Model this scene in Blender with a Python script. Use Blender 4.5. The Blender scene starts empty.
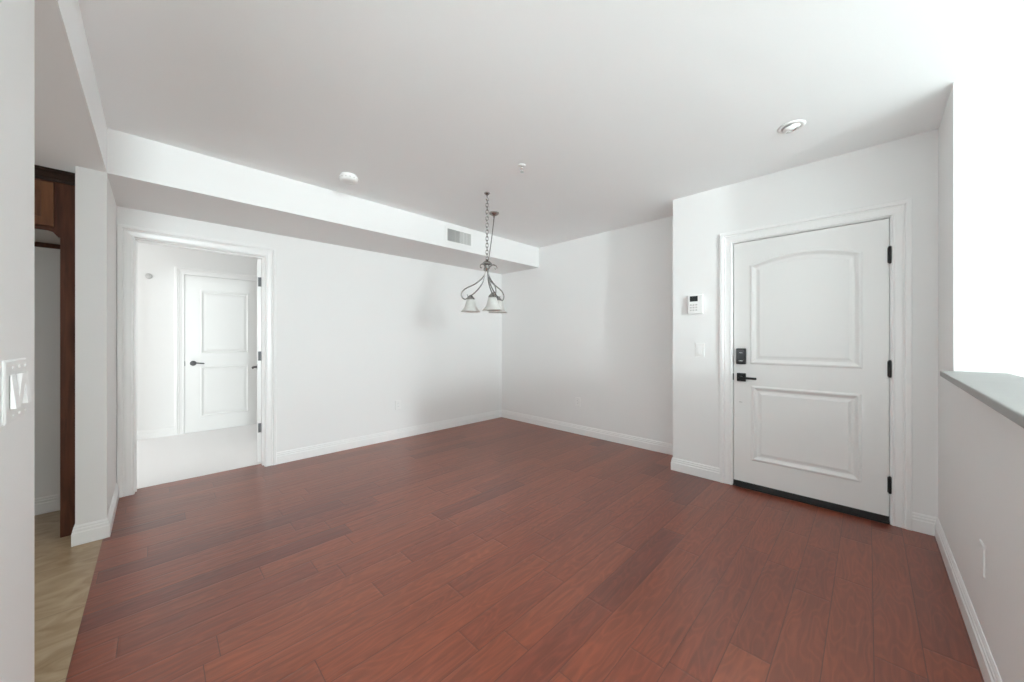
import bpy, bmesh, math, random
from mathutils import Vector, Matrix, Quaternion

# ------------------------------------------------------------------ camera
SC = bpy.context.scene
COL = SC.collection
PI = math.pi
CAM_H = 1.22
YAW = math.radians(44.972)
cam_d = bpy.data.cameras.new('camera')
cam = bpy.data.objects.new('camera', cam_d)
COL.objects.link(cam)
cam.location = (0, 0, CAM_H)
cam.rotation_euler = (PI / 2, 0, YAW - PI / 2)
cam_d.sensor_fit = 'HORIZONTAL'
cam_d.sensor_width = 36
cam_d.lens = 356.645 / 1024 * 36
cam_d.shift_y = -1.32 / 1024
cam_d.clip_start = 0.02
SC.camera = cam

# ------------------------------------------------------------------ light and exposure
SC.view_settings.view_transform = 'Standard'
SC.view_settings.look = 'None'
SC.view_settings.gamma = 1
SC.view_settings.use_curve_mapping = False
SC.view_settings.exposure = 0.0
SC.cycles.max_bounces = 16
SC.cycles.diffuse_bounces = 14
SC.cycles.glossy_bounces = 6
SC.cycles.transmission_bounces = 8
SC.cycles.caustics_reflective = False
SC.cycles.caustics_refractive = False
SC.cycles.sample_clamp_indirect = 6

world = bpy.data.worlds.new('daylight')
SC.world = world
world.use_nodes = True
bg = world.node_tree.nodes['Background']
bg.inputs['Color'].default_value = (0.85, 0.93, 0.96, 1)
bg.inputs['Strength'].default_value = 3.3


def area(name, loc, rot, sx, sy, power, color):
    d = bpy.data.lights.new(name, 'AREA')
    d.shape = 'RECTANGLE'
    d.size = sx
    d.size_y = sy
    d.energy = power
    d.color = color
    o = bpy.data.objects.new(name, d)
    COL.objects.link(o)
    o.location = loc
    o.rotation_euler = rot
    return o


# daylight coming through the windows of the large room behind the camera
DAY = (0.895, 1.0, 1.02)
area('window_sky_daylight', (-0.62, -7.16, 1.86), (PI / 2, 0, 0), 0.75, 0.75, 350, DAY)
area('window_garden_daylight', (-0.62, -7.16, 0.85), (PI / 2, 0, 0), 0.85, 1.1, 135, DAY)
# daylight through the bedroom window; the kitchen lamp is added fill
area('bedroom_window_daylight', (-1.86, 5.4, 1.42), (0, -PI / 2, 0), 1.0, 1.1, 16, (1.0, 0.95, 0.9))
area('kitchen_added_fill', (-2.86, 2.5, 1.45), (0, -PI / 2, 0), 1.0, 1.0, 12, DAY)

# ------------------------------------------------------------------ room dimensions
xB, yA, ys, zs, H = 3.876, 4.105, 3.331, 2.252, 2.53
xP, xPl, xC, yC, yD, xD = -0.21, -0.335, 3.435, 1.298, -0.307, 2.874
yLW = 1.454            # where the wall beside the camera ends
yRear = -7.0
BED_Y, BED_X, BED_H = 6.25, -1.75, 2.44
KX = -2.75
GX = -2.4               # wall of the large room behind the camera, with the added window
D2L, D2R, D2H = -0.113, 0.745, 2.02     # bedroom doorway
D1L, D1R, D1H = 0.805, -0.102, 2.03     # entry door, y at its left and right


# ------------------------------------------------------------------ materials
def new_mat(name):
    m = bpy.data.materials.new(name)
    m.use_nodes = True
    nt = m.node_tree
    return m, nt, nt.nodes['Principled BSDF']


def nd(nt, t, **kw):
    n = nt.nodes.new(t)
    for k, v in kw.items():
        setattr(n, k, v)
    return n


def math_n(nt, op, a, b=None, c=None):
    n = nt.nodes.new('ShaderNodeMath')
    n.operation = op
    for i, v in enumerate((a, b, c)):
        if v is None:
            continue
        if isinstance(v, (int, float)):
            n.inputs[i].default_value = v
        else:
            nt.links.new(v, n.inputs[i])
    return n.outputs[0]


def simple(name, col, rough=0.5, metal=0.0, bump=0.0, bscale=200, var=0.0, vscale=8, spec=0.5):
    m, nt, p = new_mat(name)
    p.inputs['Roughness'].default_value = rough
    p.inputs['Metallic'].default_value = metal
    p.inputs['Specular IOR Level'].default_value = spec
    tc = nd(nt, 'ShaderNodeTexCoord')
    nz = nd(nt, 'ShaderNodeTexNoise')
    nz.inputs['Scale'].default_value = vscale
    nz.inputs['Detail'].default_value = 4
    nt.links.new(tc.outputs['Object'], nz.inputs['Vector'])
    mix = nd(nt, 'ShaderNodeMix', data_type='RGBA')
    a = tuple(max(0, c * (1 - var)) for c in col)
    b = tuple(min(1, c * (1 + var)) for c in col)
    mix.inputs['A'].default_value = (*a, 1)
    mix.inputs['B'].default_value = (*b, 1)
    nt.links.new(nz.outputs['Fac'], mix.inputs['Factor'])
    nt.links.new(mix.outputs['Result'], p.inputs['Base Color'])
    if bump:
        n2 = nd(nt, 'ShaderNodeTexNoise')
        n2.inputs['Scale'].default_value = bscale
        n2.inputs['Detail'].default_value = 3
        nt.links.new(tc.outputs['Object'], n2.inputs['Vector'])
        bp = nd(nt, 'ShaderNodeBump')
        bp.inputs['Strength'].default_value = bump
        bp.inputs['Distance'].default_value = 0.002
        nt.links.new(n2.outputs['Fac'], bp.inputs['Height'])
        nt.links.new(bp.outputs['Normal'], p.inputs['Normal'])
    return m


M = {}
M['wall'] = simple('white_wall_paint', (0.83, 0.83, 0.825), 0.55, bump=0.10, bscale=160, var=0.01, vscale=2)
M['ceil'] = simple('white_ceiling_paint', (0.925, 0.94, 0.945), 0.8, bump=0.12, bscale=120, var=0.01, vscale=2)
M['trim'] = simple('white_semigloss_trim', (0.86, 0.86, 0.855), 0.28, var=0.006)
M['door'] = simple('white_door_paint', (0.82, 0.82, 0.81), 0.32, var=0.01, vscale=3)
M['plastic'] = simple('white_plastic', (0.85, 0.85, 0.84), 0.35, var=0.01)
M['grayplastic'] = simple('light_gray_plastic', (0.55, 0.55, 0.54), 0.4, var=0.02)
M['black'] = simple('matte_black_metal', (0.012, 0.012, 0.013), 0.38, metal=0.3, var=0.2, vscale=40)
M['blackrubber'] = simple('black_sweep_rubber', (0.02, 0.02, 0.02), 0.6, var=0.2, vscale=30)
M['screen'] = simple('dark_screen', (0.015, 0.017, 0.018), 0.15, var=0.1)
M['nickel'] = simple('brushed_nickel', (0.33, 0.32, 0.31), 0.25, metal=1.0, var=0.18, vscale=60)
M['steel'] = simple('satin_hinge_steel', (0.11, 0.11, 0.115), 0.5, metal=0.3, var=0.12, vscale=60)
M['chrome'] = simple('polished_trim_metal', (0.7, 0.7, 0.69), 0.18, metal=1.0, var=0.03)
M['duct'] = simple('vent_slat_paint', (0.60, 0.60, 0.585), 0.5, var=0.02)
M['ductdark'] = simple('vent_recess', (0.38, 0.38, 0.37), 0.8, var=0.05)
M['cap'] = simple('ledge_paint', (0.35, 0.348, 0.34), 0.6, bump=0.05, bscale=90, var=0.05, vscale=14)
M['melamine'] = simple('gray_melamine', (0.62, 0.62, 0.60), 0.5, var=0.03)
M['slot'] = simple('dark_slot', (0.05, 0.05, 0.05), 0.6, var=0.05)
M['carpet'] = simple('pale_carpet', (0.80, 0.79, 0.79), 0.95, bump=0.6, bscale=500, var=0.05, vscale=180, spec=0.1)
M['bouncecarpet'] = simple('unseen_bounce_carpet', (0.67, 0.66, 0.645), 0.95, bump=0.6, bscale=500, var=0.05, vscale=180, spec=0.1)  # unseen floor, made pale to bounce neutral light up to the ceiling
M['lamp'] = simple('lamp_lens', (0.86, 0.86, 0.85), 0.2, var=0.01)


def frosted():
    m, nt, p = new_mat('frosted_white_glass')
    p.inputs['Roughness'].default_value = 0.45
    tc = nd(nt, 'ShaderNodeTexCoord')
    nz = nd(nt, 'ShaderNodeTexNoise')
    nz.inputs['Scale'].default_value = 22
    nz.inputs['Detail'].default_value = 5
    nt.links.new(tc.outputs['Object'], nz.inputs['Vector'])
    rp = nd(nt, 'ShaderNodeValToRGB')
    rp.color_ramp.elements[0].position = 0.3
    rp.color_ramp.elements[0].color = (0.70, 0.70, 0.68, 1)
    rp.color_ramp.elements[1].position = 0.7
    rp.color_ramp.elements[1].color = (0.88, 0.88, 0.86, 1)
    nt.links.new(nz.outputs['Fac'], rp.inputs['Fac'])
    nt.links.new(rp.outputs['Color'], p.inputs['Base Color'])
    tr = nd(nt, 'ShaderNodeBsdfTranslucent')
    tr.inputs['Color'].default_value = (0.9, 0.9, 0.88, 1)
    mx = nd(nt, 'ShaderNodeMixShader')
    mx.inputs['Fac'].default_value = 0.45
    out = nt.nodes['Material Output']
    nt.links.new(p.outputs['BSDF'], mx.inputs[1])
    nt.links.new(tr.outputs['BSDF'], mx.inputs[2])
    nt.links.new(mx.outputs['Shader'], out.inputs['Surface'])
    return m


M['frost'] = frosted()


def hardwood():
    W = 0.137
    m, nt, p = new_mat('red_brown_hardwood_planks')
    L = nt.links
    geo = nd(nt, 'ShaderNodeNewGeometry')
    sep = nd(nt, 'ShaderNodeSeparateXYZ')
    L.new(geo.outputs['Position'], sep.inputs[0])
    x, y = sep.outputs['X'], sep.outputs['Y']
    v = math_n(nt, 'DIVIDE', math_n(nt, 'SUBTRACT', y, 0.122 - 40 * W), W)
    row = math_n(nt, 'FLOOR', v)
    fv = math_n(nt, 'SUBTRACT', v, row)
    wn = nd(nt, 'ShaderNodeTexWhiteNoise', noise_dimensions='1D')
    L.new(row, wn.inputs['W'])
    wn2 = nd(nt, 'ShaderNodeTexWhiteNoise', noise_dimensions='1D')
    L.new(math_n(nt, 'ADD', row, 71.3), wn2.inputs['W'])
    length = math_n(nt, 'MULTIPLY_ADD', wn2.outputs['Value'], 0.45, 0.62)
    u0 = math_n(nt, 'DIVIDE', math_n(nt, 'ADD', math_n(nt, 'MULTIPLY_ADD', wn.outputs['Value'], 3.0, 30.0), x), length)
    # butt joints shifted back and forth so that plank lengths vary
    fl0 = math_n(nt, 'FLOOR', u0)
    fr0 = math_n(nt, 'SUBTRACT', u0, fl0)
    c2 = nd(nt, 'ShaderNodeCombineXYZ')
    L.new(fl0, c2.inputs[0]); L.new(row, c2.inputs[1])
    wj = nd(nt, 'ShaderNodeTexWhiteNoise', noise_dimensions='3D')
    L.new(c2.outputs[0], wj.inputs['Vector'])
    split = math_n(nt, 'MULTIPLY_ADD', wj.outputs['Value'], 0.75, 0.12)
    after = math_n(nt, 'GREATER_THAN', fr0, split)
    plank = math_n(nt, 'ADD', fl0, after)           # planks run from one split to the next
    joint = math_n(nt, 'MULTIPLY', math_n(nt, 'ABSOLUTE', math_n(nt, 'SUBTRACT', fr0, split)), length)
    cid = nd(nt, 'ShaderNodeCombineXYZ')
    L.new(plank, cid.inputs[0]); L.new(row, cid.inputs[1]); cid.inputs[2].default_value = 5.5
    wid = nd(nt, 'ShaderNodeTexWhiteNoise', noise_dimensions='3D')
    L.new(cid.outputs[0], wid.inputs['Vector'])
    tone = nd(nt, 'ShaderNodeValToRGB')
    e = tone.color_ramp.elements
    e[0].position = 0.0; e[0].color = (0.150, 0.032, 0.017, 1)
    e[1].position = 1.0; e[1].color = (0.268, 0.064, 0.027, 1)
    for pos, c in ((0.10, (0.192, 0.042, 0.020, 1)), (0.40, (0.222, 0.050, 0.022, 1)), (0.8, (0.242, 0.056, 0.024, 1))):
        k = e.new(pos); k.color = c
    L.new(wid.outputs['Value'], tone.inputs['Fac'])
    # grain stretched along the plank, offset per plank
    gv = nd(nt, 'ShaderNodeCombineXYZ')
    L.new(math_n(nt, 'MULTIPLY', x, 3.0), gv.inputs[0])
    L.new(math_n(nt, 'MULTIPLY', y, 42.0), gv.inputs[1])
    L.new(math_n(nt, 'MULTIPLY', wid.outputs['Value'], 37.0), gv.inputs[2])
    g1 = nd(nt, 'ShaderNodeTexNoise')
    g1.inputs['Scale'].default_value = 1.0
    g1.inputs['Detail'].default_value = 6
    g1.inputs['Distortion'].default_value = 0.8
    L.new(gv.outputs[0], g1.inputs['Vector'])
    gv2 = nd(nt, 'ShaderNodeCombineXYZ')
    L.new(math_n(nt, 'MULTIPLY', x, 2.0), gv2.inputs[0])
    L.new(math_n(nt, 'MULTIPLY', y, 9.0), gv2.inputs[1])
    L.new(math_n(nt, 'MULTIPLY', wid.outputs['Value'], 61.0), gv2.inputs[2])
    wv = nd(nt, 'ShaderNodeTexNoise')
    wv.inputs['Scale'].default_value = 1.3
    wv.inputs['Detail'].default_value = 1.5
    L.new(gv2.outputs[0], wv.inputs['Vector'])
    rings = math_n(nt, 'SINE', math_n(nt, 'MULTIPLY', wv.outputs['Fac'], 75.0))
    rings = math_n(nt, 'MULTIPLY_ADD', rings, 0.5, 0.5)
    r2 = math_n(nt, 'POWER', rings, 2.5)
    gfac = math_n(nt, 'ADD', math_n(nt, 'MULTIPLY', g1.outputs['Fac'], 0.75), math_n(nt, 'MULTIPLY', r2, 0.16))
    shade = math_n(nt, 'MULTIPLY_ADD', gfac, 1.15, 0.42)
    mul = nd(nt, 'ShaderNodeMix', data_type='RGBA', blend_type='MULTIPLY')
    mul.inputs['Factor'].default_value = 1.0
    L.new(tone.outputs['Color'], mul.inputs['A'])
    cg = nd(nt, 'ShaderNodeCombineColor')
    for i in range(3):
        L.new(shade, cg.inputs[i])
    L.new(cg.outputs[0], mul.inputs['B'])
    # bevelled edges between planks
    ey = math_n(nt, 'MULTIPLY', math_n(nt, 'MINIMUM', fv, math_n(nt, 'SUBTRACT', 1.0, fv)), W)
    edge = math_n(nt, 'MINIMUM', ey, joint)
    seam = nd(nt, 'ShaderNodeMapRange')
    seam.inputs['From Min'].default_value = 0.0003
    seam.inputs['From Max'].default_value = 0.0022
    L.new(edge, seam.inputs['Value'])
    dk = nd(nt, 'ShaderNodeMix', data_type='RGBA')
    dk.inputs['A'].default_value = (0.075, 0.019, 0.011, 1)
    L.new(seam.outputs['Result'], dk.inputs['Factor'])
    L.new(mul.outputs['Result'], dk.inputs['B'])
    L.new(dk.outputs['Result'], p.inputs['Base Color'])
    # hand scraped relief: shallow scallops across the plank
    hv = nd(nt, 'ShaderNodeCombineXYZ')
    L.new(math_n(nt, 'MULTIPLY', x, 2.5), hv.inputs[0])
    L.new(math_n(nt, 'MULTIPLY', y, 44.0), hv.inputs[1])
    L.new(math_n(nt, 'MULTIPLY', wid.outputs['Value'], 19.0), hv.inputs[2])
    hs = nd(nt, 'ShaderNodeTexNoise')
    hs.inputs['Scale'].default_value = 1.0
    hs.inputs['Detail'].default_value = 0
    L.new(hv.outputs[0], hs.inputs['Vector'])
    big = nd(nt, 'ShaderNodeMapRange', interpolation_type='SMOOTHSTEP')
    big.inputs['From Min'].default_value = 0.0
    big.inputs['From Max'].default_value = 0.010
    L.new(edge, big.inputs['Value'])
    height = math_n(nt, 'ADD', math_n(nt, 'MULTIPLY', hs.outputs['Fac'], 0.55),
                    math_n(nt, 'MULTIPLY', big.outputs['Result'], 0.35))
    bp = nd(nt, 'ShaderNodeBump')
    bp.inputs['Strength'].default_value = 0.9
    bp.inputs['Distance'].default_value = 0.0016
    L.new(height, bp.inputs['Height'])
    L.new(bp.outputs['Normal'], p.inputs['Normal'])
    L.new(math_n(nt, 'MULTIPLY_ADD', g1.outputs['Fac'], 0.03, 0.285), p.inputs['Roughness'])
    p.inputs['Specular IOR Level'].default_value = 0.82
    return m


def travertine():
    T = 0.51
    m, nt, p = new_mat('beige_travertine_tile')
    L = nt.links
    geo = nd(nt, 'ShaderNodeNewGeometry')
    sep = nd(nt, 'ShaderNodeSeparateXYZ')
    L.new(geo.outputs['Position'], sep.inputs[0])
    u = math_n(nt, 'DIVIDE', math_n(nt, 'ADD', sep.outputs['X'], 0.2255 + 20 * T), T)
    v = math_n(nt, 'DIVIDE', math_n(nt, 'ADD', sep.outputs['Y'], 20 * T - 2.05), T)
    fu, fv = math_n(nt, 'FRACT', u), math_n(nt, 'FRACT', v)
    eu = math_n(nt, 'MINIMUM', fu, math_n(nt, 'SUBTRACT', 1.0, fu))
    ev = math_n(nt, 'MINIMUM', fv, math_n(nt, 'SUBTRACT', 1.0, fv))
    edge = math_n(nt, 'MULTIPLY', math_n(nt, 'MINIMUM', eu, ev), T)
    cid = nd(nt, 'ShaderNodeCombineXYZ')
    L.new(math_n(nt, 'FLOOR', u), cid.inputs[0]); L.new(math_n(nt, 'FLOOR', v), cid.inputs[1])
    wn = nd(nt, 'ShaderNodeTexWhiteNoise', noise_dimensions='3D')
    L.new(cid.outputs[0], wn.inputs['Vector'])
    off = nd(nt, 'ShaderNodeVectorMath', operation='MULTIPLY_ADD')
    L.new(wn.outputs['Color'], off.inputs[0]); off.inputs[1].default_value = (7, 7, 7)
    st = nd(nt, 'ShaderNodeVectorMath', operation='MULTIPLY')
    L.new(geo.outputs['Position'], st.inputs[0]); st.inputs[1].default_value = (3.5, 6, 3)
    L.new(st.outputs[0], off.inputs[2])
    nz = nd(nt, 'ShaderNodeTexNoise')
    nz.inputs['Scale'].default_value = 1.6
    nz.inputs['Detail'].default_value = 7
    nz.inputs['Distortion'].default_value = 1.6
    L.new(off.outputs[0], nz.inputs['Vector'])
    rp = nd(nt, 'ShaderNodeValToRGB')
    e = rp.color_ramp.elements
    e[0].position = 0.25; e[0].color = (0.27, 0.175, 0.092, 1)
    e[1].position = 0.75; e[1].color = (0.46, 0.345, 0.225, 1)
    k = e.new(0.5); k.color = (0.385, 0.275, 0.168, 1)
    L.new(nz.outputs['Fac'], rp.inputs['Fac'])
    sm = nd(nt, 'ShaderNodeMapRange')
    sm.inputs['From Min'].default_value = 0.0010
    sm.inputs['From Max'].default_value = 0.0024
    L.new(edge, sm.inputs['Value'])
    mx = nd(nt, 'ShaderNodeMix', data_type='RGBA')
    mx.inputs['A'].default_value = (0.22, 0.15, 0.09, 1)
    L.new(sm.outputs['Result'], mx.inputs['Factor'])
    L.new(rp.outputs['Color'], mx.inputs['B'])
    L.new(mx.outputs['Result'], p.inputs['Base Color'])
    bp = nd(nt, 'ShaderNodeBump')
    bp.inputs['Strength'].default_value = 0.4
    bp.inputs['Distance'].default_value = 0.001
    L.new(sm.outputs['Result'], bp.inputs['Height'])
    L.new(bp.outputs['Normal'], p.inputs['Normal'])
    p.inputs['Roughness'].default_value = 0.33
    return m


def cabinet_wood(name, c0, c1):
    m, nt, p = new_mat(name)
    L = nt.links
    tc = nd(nt, 'ShaderNodeTexCoord')
    mp = nd(nt, 'ShaderNodeMapping')
    mp.inputs['Scale'].default_value = (22, 22, 2.2)
    L.new(tc.outputs['Object'], mp.inputs['Vector'])
    nz = nd(nt, 'ShaderNodeTexNoise')
    nz.inputs['Scale'].default_value = 1.4
    nz.inputs['Detail'].default_value = 6
    nz.inputs['Distortion'].default_value = 0.6
    L.new(mp.outputs[0], nz.inputs['Vector'])
    rp = nd(nt, 'ShaderNodeValToRGB')
    rp.color_ramp.elements[0].position = 0.3
    rp.color_ramp.elements[0].color = (*c0, 1)
    rp.color_ramp.elements[1].position = 0.72
    rp.color_ramp.elements[1].color = (*c1, 1)
    L.new(nz.outputs['Fac'], rp.inputs['Fac'])
    L.new(rp.outputs['Color'], p.inputs['Base Color'])
    p.inputs['Roughness'].default_value = 0.5
    p.inputs['Specular IOR Level'].default_value = 0.3
    return m


M['floor'] = hardwood()
M['tile'] = travertine()
M['cabinet'] = cabinet_wood('brown_stained_cabinet_wood', (0.050, 0.015, 0.007), (0.125, 0.042, 0.020))
M['cabdoor'] = cabinet_wood('warm_cabinet_door_wood', (0.085, 0.030, 0.012), (0.19, 0.075, 0.030))
M['darkwood'] = cabinet_wood('dark_glazed_moulding_wood', (0.012, 0.005, 0.003), (0.035, 0.014, 0.008))


# ------------------------------------------------------------------ mesh helpers
def obj(name, bm, mat, parent=None, smooth=False, bevel=0.0):
    bmesh.ops.recalc_face_normals(bm, faces=bm.faces[:])
    if smooth:
        for f in bm.faces:
            f.smooth = True
    me = bpy.data.meshes.new(name)
    bm.to_mesh(me)
    bm.free()
    me.materials.append(M[mat] if isinstance(mat, str) else mat)
    o = bpy.data.objects.new(name, me)
    COL.objects.link(o)
    if parent:
        o.parent = parent
    if bevel:
        b = o.modifiers.new('edge', 'BEVEL')
        b.width = bevel
        b.segments = 2
        b.limit_method = 'ANGLE'
    return o


def box(bm, x0, x1, y0, y1, z0, z1):
    v = [bm.verts.new((x, y, z)) for x in (x0, x1) for y in (y0, y1) for z in (z0, z1)]
    for q in ((0, 1, 3, 2), (4, 6, 7, 5), (0, 4, 5, 1), (2, 3, 7, 6), (0, 2, 6, 4), (1, 5, 7, 3)):
        bm.faces.new([v[i] for i in q])
    return v


def rbox(bm, x0, x1, y0, y1, z0, z1, r, seg=2):
    """box with rounded edges"""
    b = bmesh.new()
    box(b, x0, x1, y0, y1, z0, z1)
    bmesh.ops.bevel(b, geom=b.edges[:], offset=r, segments=seg, affect='EDGES', profile=0.5)
    me = bpy.data.meshes.new('tmp')
    b.to_mesh(me)
    b.free()
    bm.from_mesh(me)
    bpy.data.meshes.remove(me)


def plate(bm, cx, cz, w, h, y0, y1, r=0.004, n=5):
    """wall plate outline with rounded corners, front at y1 slightly smaller than its back at y0"""
    def ring(w, h, r, y):
        pts = []
        for sx, sz, a0 in ((1, 1, 0), (-1, 1, 90), (-1, -1, 180), (1, -1, 270)):
            for k in range(n):
                a = math.radians(a0 + 90 * k / (n - 1))
                pts.append(bm.verts.new((cx + sx * (w / 2 - r) + r * math.cos(a), y, cz + sz * (h / 2 - r) + r * math.sin(a))))
        return pts
    a = ring(w, h, r, y0)
    m_ = ring(w, h, r, y0 + (y1 - y0) * 0.5)
    t = min(0.003, abs(y1 - y0))
    b = ring(w - 2 * t, h - 2 * t, r, y1)
    N = len(a)
    for p, q in ((a, m_), (m_, b)):
        for i in range(N):
            bm.faces.new((p[i], p[(i + 1) % N], q[(i + 1) % N], q[i]))
    bm.faces.new(b)
    bm.faces.new(a[::-1])


def lathe(bm, prof, n=32, axis='z', c=(0, 0, 0), cap=True):
    """prof: (radius, height) pairs; revolve about an axis through c"""
    rings = []
    for r, h in prof:
        ring = []
        for k in range(n):
            a = 2 * PI * k / n
            u, v = r * math.cos(a), r * math.sin(a)
            if axis == 'z':
                q = (u, v, h)
            elif axis == 'y':
                q = (u, h, v)
            else:
                q = (h, u, v)
            ring.append(bm.verts.new((q[0] + c[0], q[1] + c[1], q[2] + c[2])))
        rings.append(ring)
    for a, b in zip(rings, rings[1:]):
        for k in range(n):
            bm.faces.new((a[k], a[(k + 1) % n], b[(k + 1) % n], b[k]))
    if cap:
        bm.faces.new(rings[0][::-1])
        bm.faces.new(rings[-1])


def tube(bm, pts, r, n=8, closed=False):
    """sweep a circle along points; r is a number or a list"""
    pts = [Vector(p) for p in pts]
    N = len(pts)
    rr = r if isinstance(r, (list, tuple)) else [r] * N
    tans = []
    for i in range(N):
        if closed:
            t = pts[(i + 1) % N] - pts[i - 1]
        else:
            t = pts[min(i + 1, N - 1)] - pts[max(i - 1, 0)]
        tans.append(t.normalized())
    up = Vector((0, 0, 1)) if abs(tans[0].z) < 0.9 else Vector((1, 0, 0))
    nrm = (up - tans[0] * up.dot(tans[0])).normalized()
    rings = []
    for i in range(N):
        if i:
            q = tans[i - 1].rotation_difference(tans[i])
            nrm = (q @ nrm)
            nrm = (nrm - tans[i] * nrm.dot(tans[i])).normalized()
        bi = tans[i].cross(nrm)
        rings.append([bm.verts.new(pts[i] + (nrm * math.cos(2 * PI * k / n) + bi * math.sin(2 * PI * k / n)) * rr[i]) for k in range(n)])
    m = N if closed else N - 1
    for i in range(m):
        a, b = rings[i], rings[(i + 1) % N]
        for k in range(n):
            bm.faces.new((a[k], a[(k + 1) % n], b[(k + 1) % n], b[k]))
    if not closed:
        bm.faces.new(rings[0][::-1])
        bm.faces.new(rings[-1])


def smooth_path(ctrl, per=8):
    """Catmull-Rom through control points"""
    c = [Vector(p) for p in ctrl]
    c = [c[0] * 2 - c[1]] + c + [c[-1] * 2 - c[-2]]
    out = []
    for i in range(1, len(c) - 2):
        p0, p1, p2, p3 = c[i - 1:i + 3]
        for k in range(per):
            t = k / per
            out.append(0.5 * ((2 * p1) + (p2 - p0) * t + (2 * p0 - 5 * p1 + 4 * p2 - p3) * t * t + (3 * p1 - p0 - 3 * p2 + p3) * t ** 3))
    out.append(c[-2])
    return out


def inset_loop(pts, d):
    """offset a counter-clockwise convex loop inwards by d"""
    n = len(pts)
    out = []
    for i in range(n):
        p0, p1, p2 = Vector(pts[i - 1]), Vector(pts[i]), Vector(pts[(i + 1) % n])
        e1, e2 = (p1 - p0).normalized(), (p2 - p1).normalized()
        n1, n2 = Vector((-e1.y, e1.x)), Vector((-e2.y, e2.x))
        k = 1 + n1.dot(n2)
        out.append(p1 + (n1 + n2) * (d / k))
    return out


def panel_loop(x0, x1, z0, z1, rise=0.0, n=14):
    pts = [(x0, z0), (x1, z0), (x1, z1)]
    if rise:
        w = x1 - x0
        for k in range(1, n):
            t = k / n
            pts.append((x1 - w * t, z1 + rise * (1 - (2 * t - 1) ** 2)))
    pts.append((x0, z1))
    return pts


def panelled_slab(bm, w, h, t, panels, prof, z0=0.0, x0=0.0, both=False):
    """door leaf from (x0,z0), front face at y=0 facing -y, body to y=t, with moulded panels"""
    def face(yy, sgn):
        outer = [bm.verts.new((x, yy, z)) for x, z in ((x0, z0), (x0 + w, z0), (x0 + w, z0 + h), (x0, z0 + h))]
        edges = [bm.edges.new((outer[i], outer[(i + 1) % 4])) for i in range(4)]
        for loop in panels:
            first = [bm.verts.new((p[0], yy, p[1])) for p in loop]
            n = len(first)
            edges += [bm.edges.new((first[i], first[(i + 1) % n])) for i in range(n)]
            prev = first
            for d, dep in prof:
                ring = [bm.verts.new((p[0], yy + sgn * dep, p[1])) for p in inset_loop(loop, d)]
                for i in range(n):
                    bm.faces.new((prev[i], prev[(i + 1) % n], ring[(i + 1) % n], ring[i]))
                prev = ring
            bm.faces.new(prev)
        bmesh.ops.triangle_fill(bm, edges=edges, use_beauty=True)
        return outer
    f = face(0.0, 1)
    if both:
        b = face(t, -1)
    else:
        b = [bm.verts.new((v.co.x, t, v.co.z)) for v in f]
        bm.faces.new(b)
    for i in range(4):
        bm.faces.new((f[i], f[(i + 1) % 4], b[(i + 1) % 4], b[i]))


def casing(bm, xl, xr, h, prof):
    """mitred door casing; prof: (outward offset, y) with y negative towards the viewer"""
    rings = []
    for o, y in prof:
        rings.append([bm.verts.new(q) for q in ((xl - o, y, 0), (xl - o, y, h + o), (xr + o, y, h + o), (xr + o, y, 0))])
    m = len(rings)
    for i in range(m):
        a, b = rings[i], rings[(i + 1) % m]
        for k in range(3):
            bm.faces.new((a[k], a[k + 1], b[k + 1], b[k]))
    bm.faces.new([r[0] for r in rings])
    bm.faces.new([r[3] for r in rings][::-1])


CASE = ((0.0, 0.0), (0.0, -0.009), (0.005, -0.013), (0.012, -0.013), (0.016, -0.010), (0.045, -0.013), (0.052, -0.016),
        (0.060, -0.013), (0.066, -0.019), (0.086, -0.019), (0.090, -0.016), (0.090, 0.0))
BASE = ((0.0, 0.0), (0.014, 0.0), (0.014, 0.072), (0.010, 0.078), (0.0105, 0.092), (0.007, 0.097), (0.0075, 0.106), (0.003, 0.115), (0.0, 0.115))


def baseboard(name, a, b, nrm, ma=0, mb=0, label=None):
    """run the profile from a to b along the wall whose inward normal is nrm; ma, mb mitre the ends"""
    a, b, n = Vector((*a, 0)), Vector((*b, 0)), Vector((*nrm, 0))
    t = (b - a).normalized()
    bm = bmesh.new()
    A, B = [], []
    for o, z in BASE:
        up = Vector((0, 0, z))
        A.append(bm.verts.new(a + n * o - t * (o * ma) + up))
        B.append(bm.verts.new(b + n * o + t * (o * mb) + up))
    k = len(BASE)
    for i in range(k):
        bm.faces.new((A[i], A[(i + 1) % k], B[(i + 1) % k], B[i]))
    bm.faces.new(A)
    bm.faces.new(B[::-1])
    return struct(name, bm, 'trim', label=label, cat='baseboard')


def struct(name, bm, mat, parent=None, label=None, cat=None, **kw):
    o = obj(name, bm, mat, parent, **kw)
    if not parent:
        o['kind'] = 'structure'
        if label:
            o['label'] = label
            o['category'] = cat
    return o


def sbox(name, mat, *b, label=None, cat=None):
    bm = bmesh.new()
    box(bm, *b)
    return struct(name, bm, mat, label=label, cat=cat)


def thing(name, label, cat, loc=(0, 0, 0), rz=0.0, group=None, kind=None):
    o = bpy.data.objects.new(name, None)
    o.empty_display_size = 0.05
    COL.objects.link(o)
    o.location = loc
    o.rotation_euler = (0, 0, rz)
    o['label'] = label
    o['category'] = cat
    if group:
        o['group'] = group
    if kind:
        o['kind'] = kind
    return o


# rotation that makes local x run to the viewer's right and local -y point out of the wall
ON_BACK, ON_RIGHT, ON_HALF, ON_LEFT = 0.0, -PI / 2, PI, PI / 2

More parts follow.
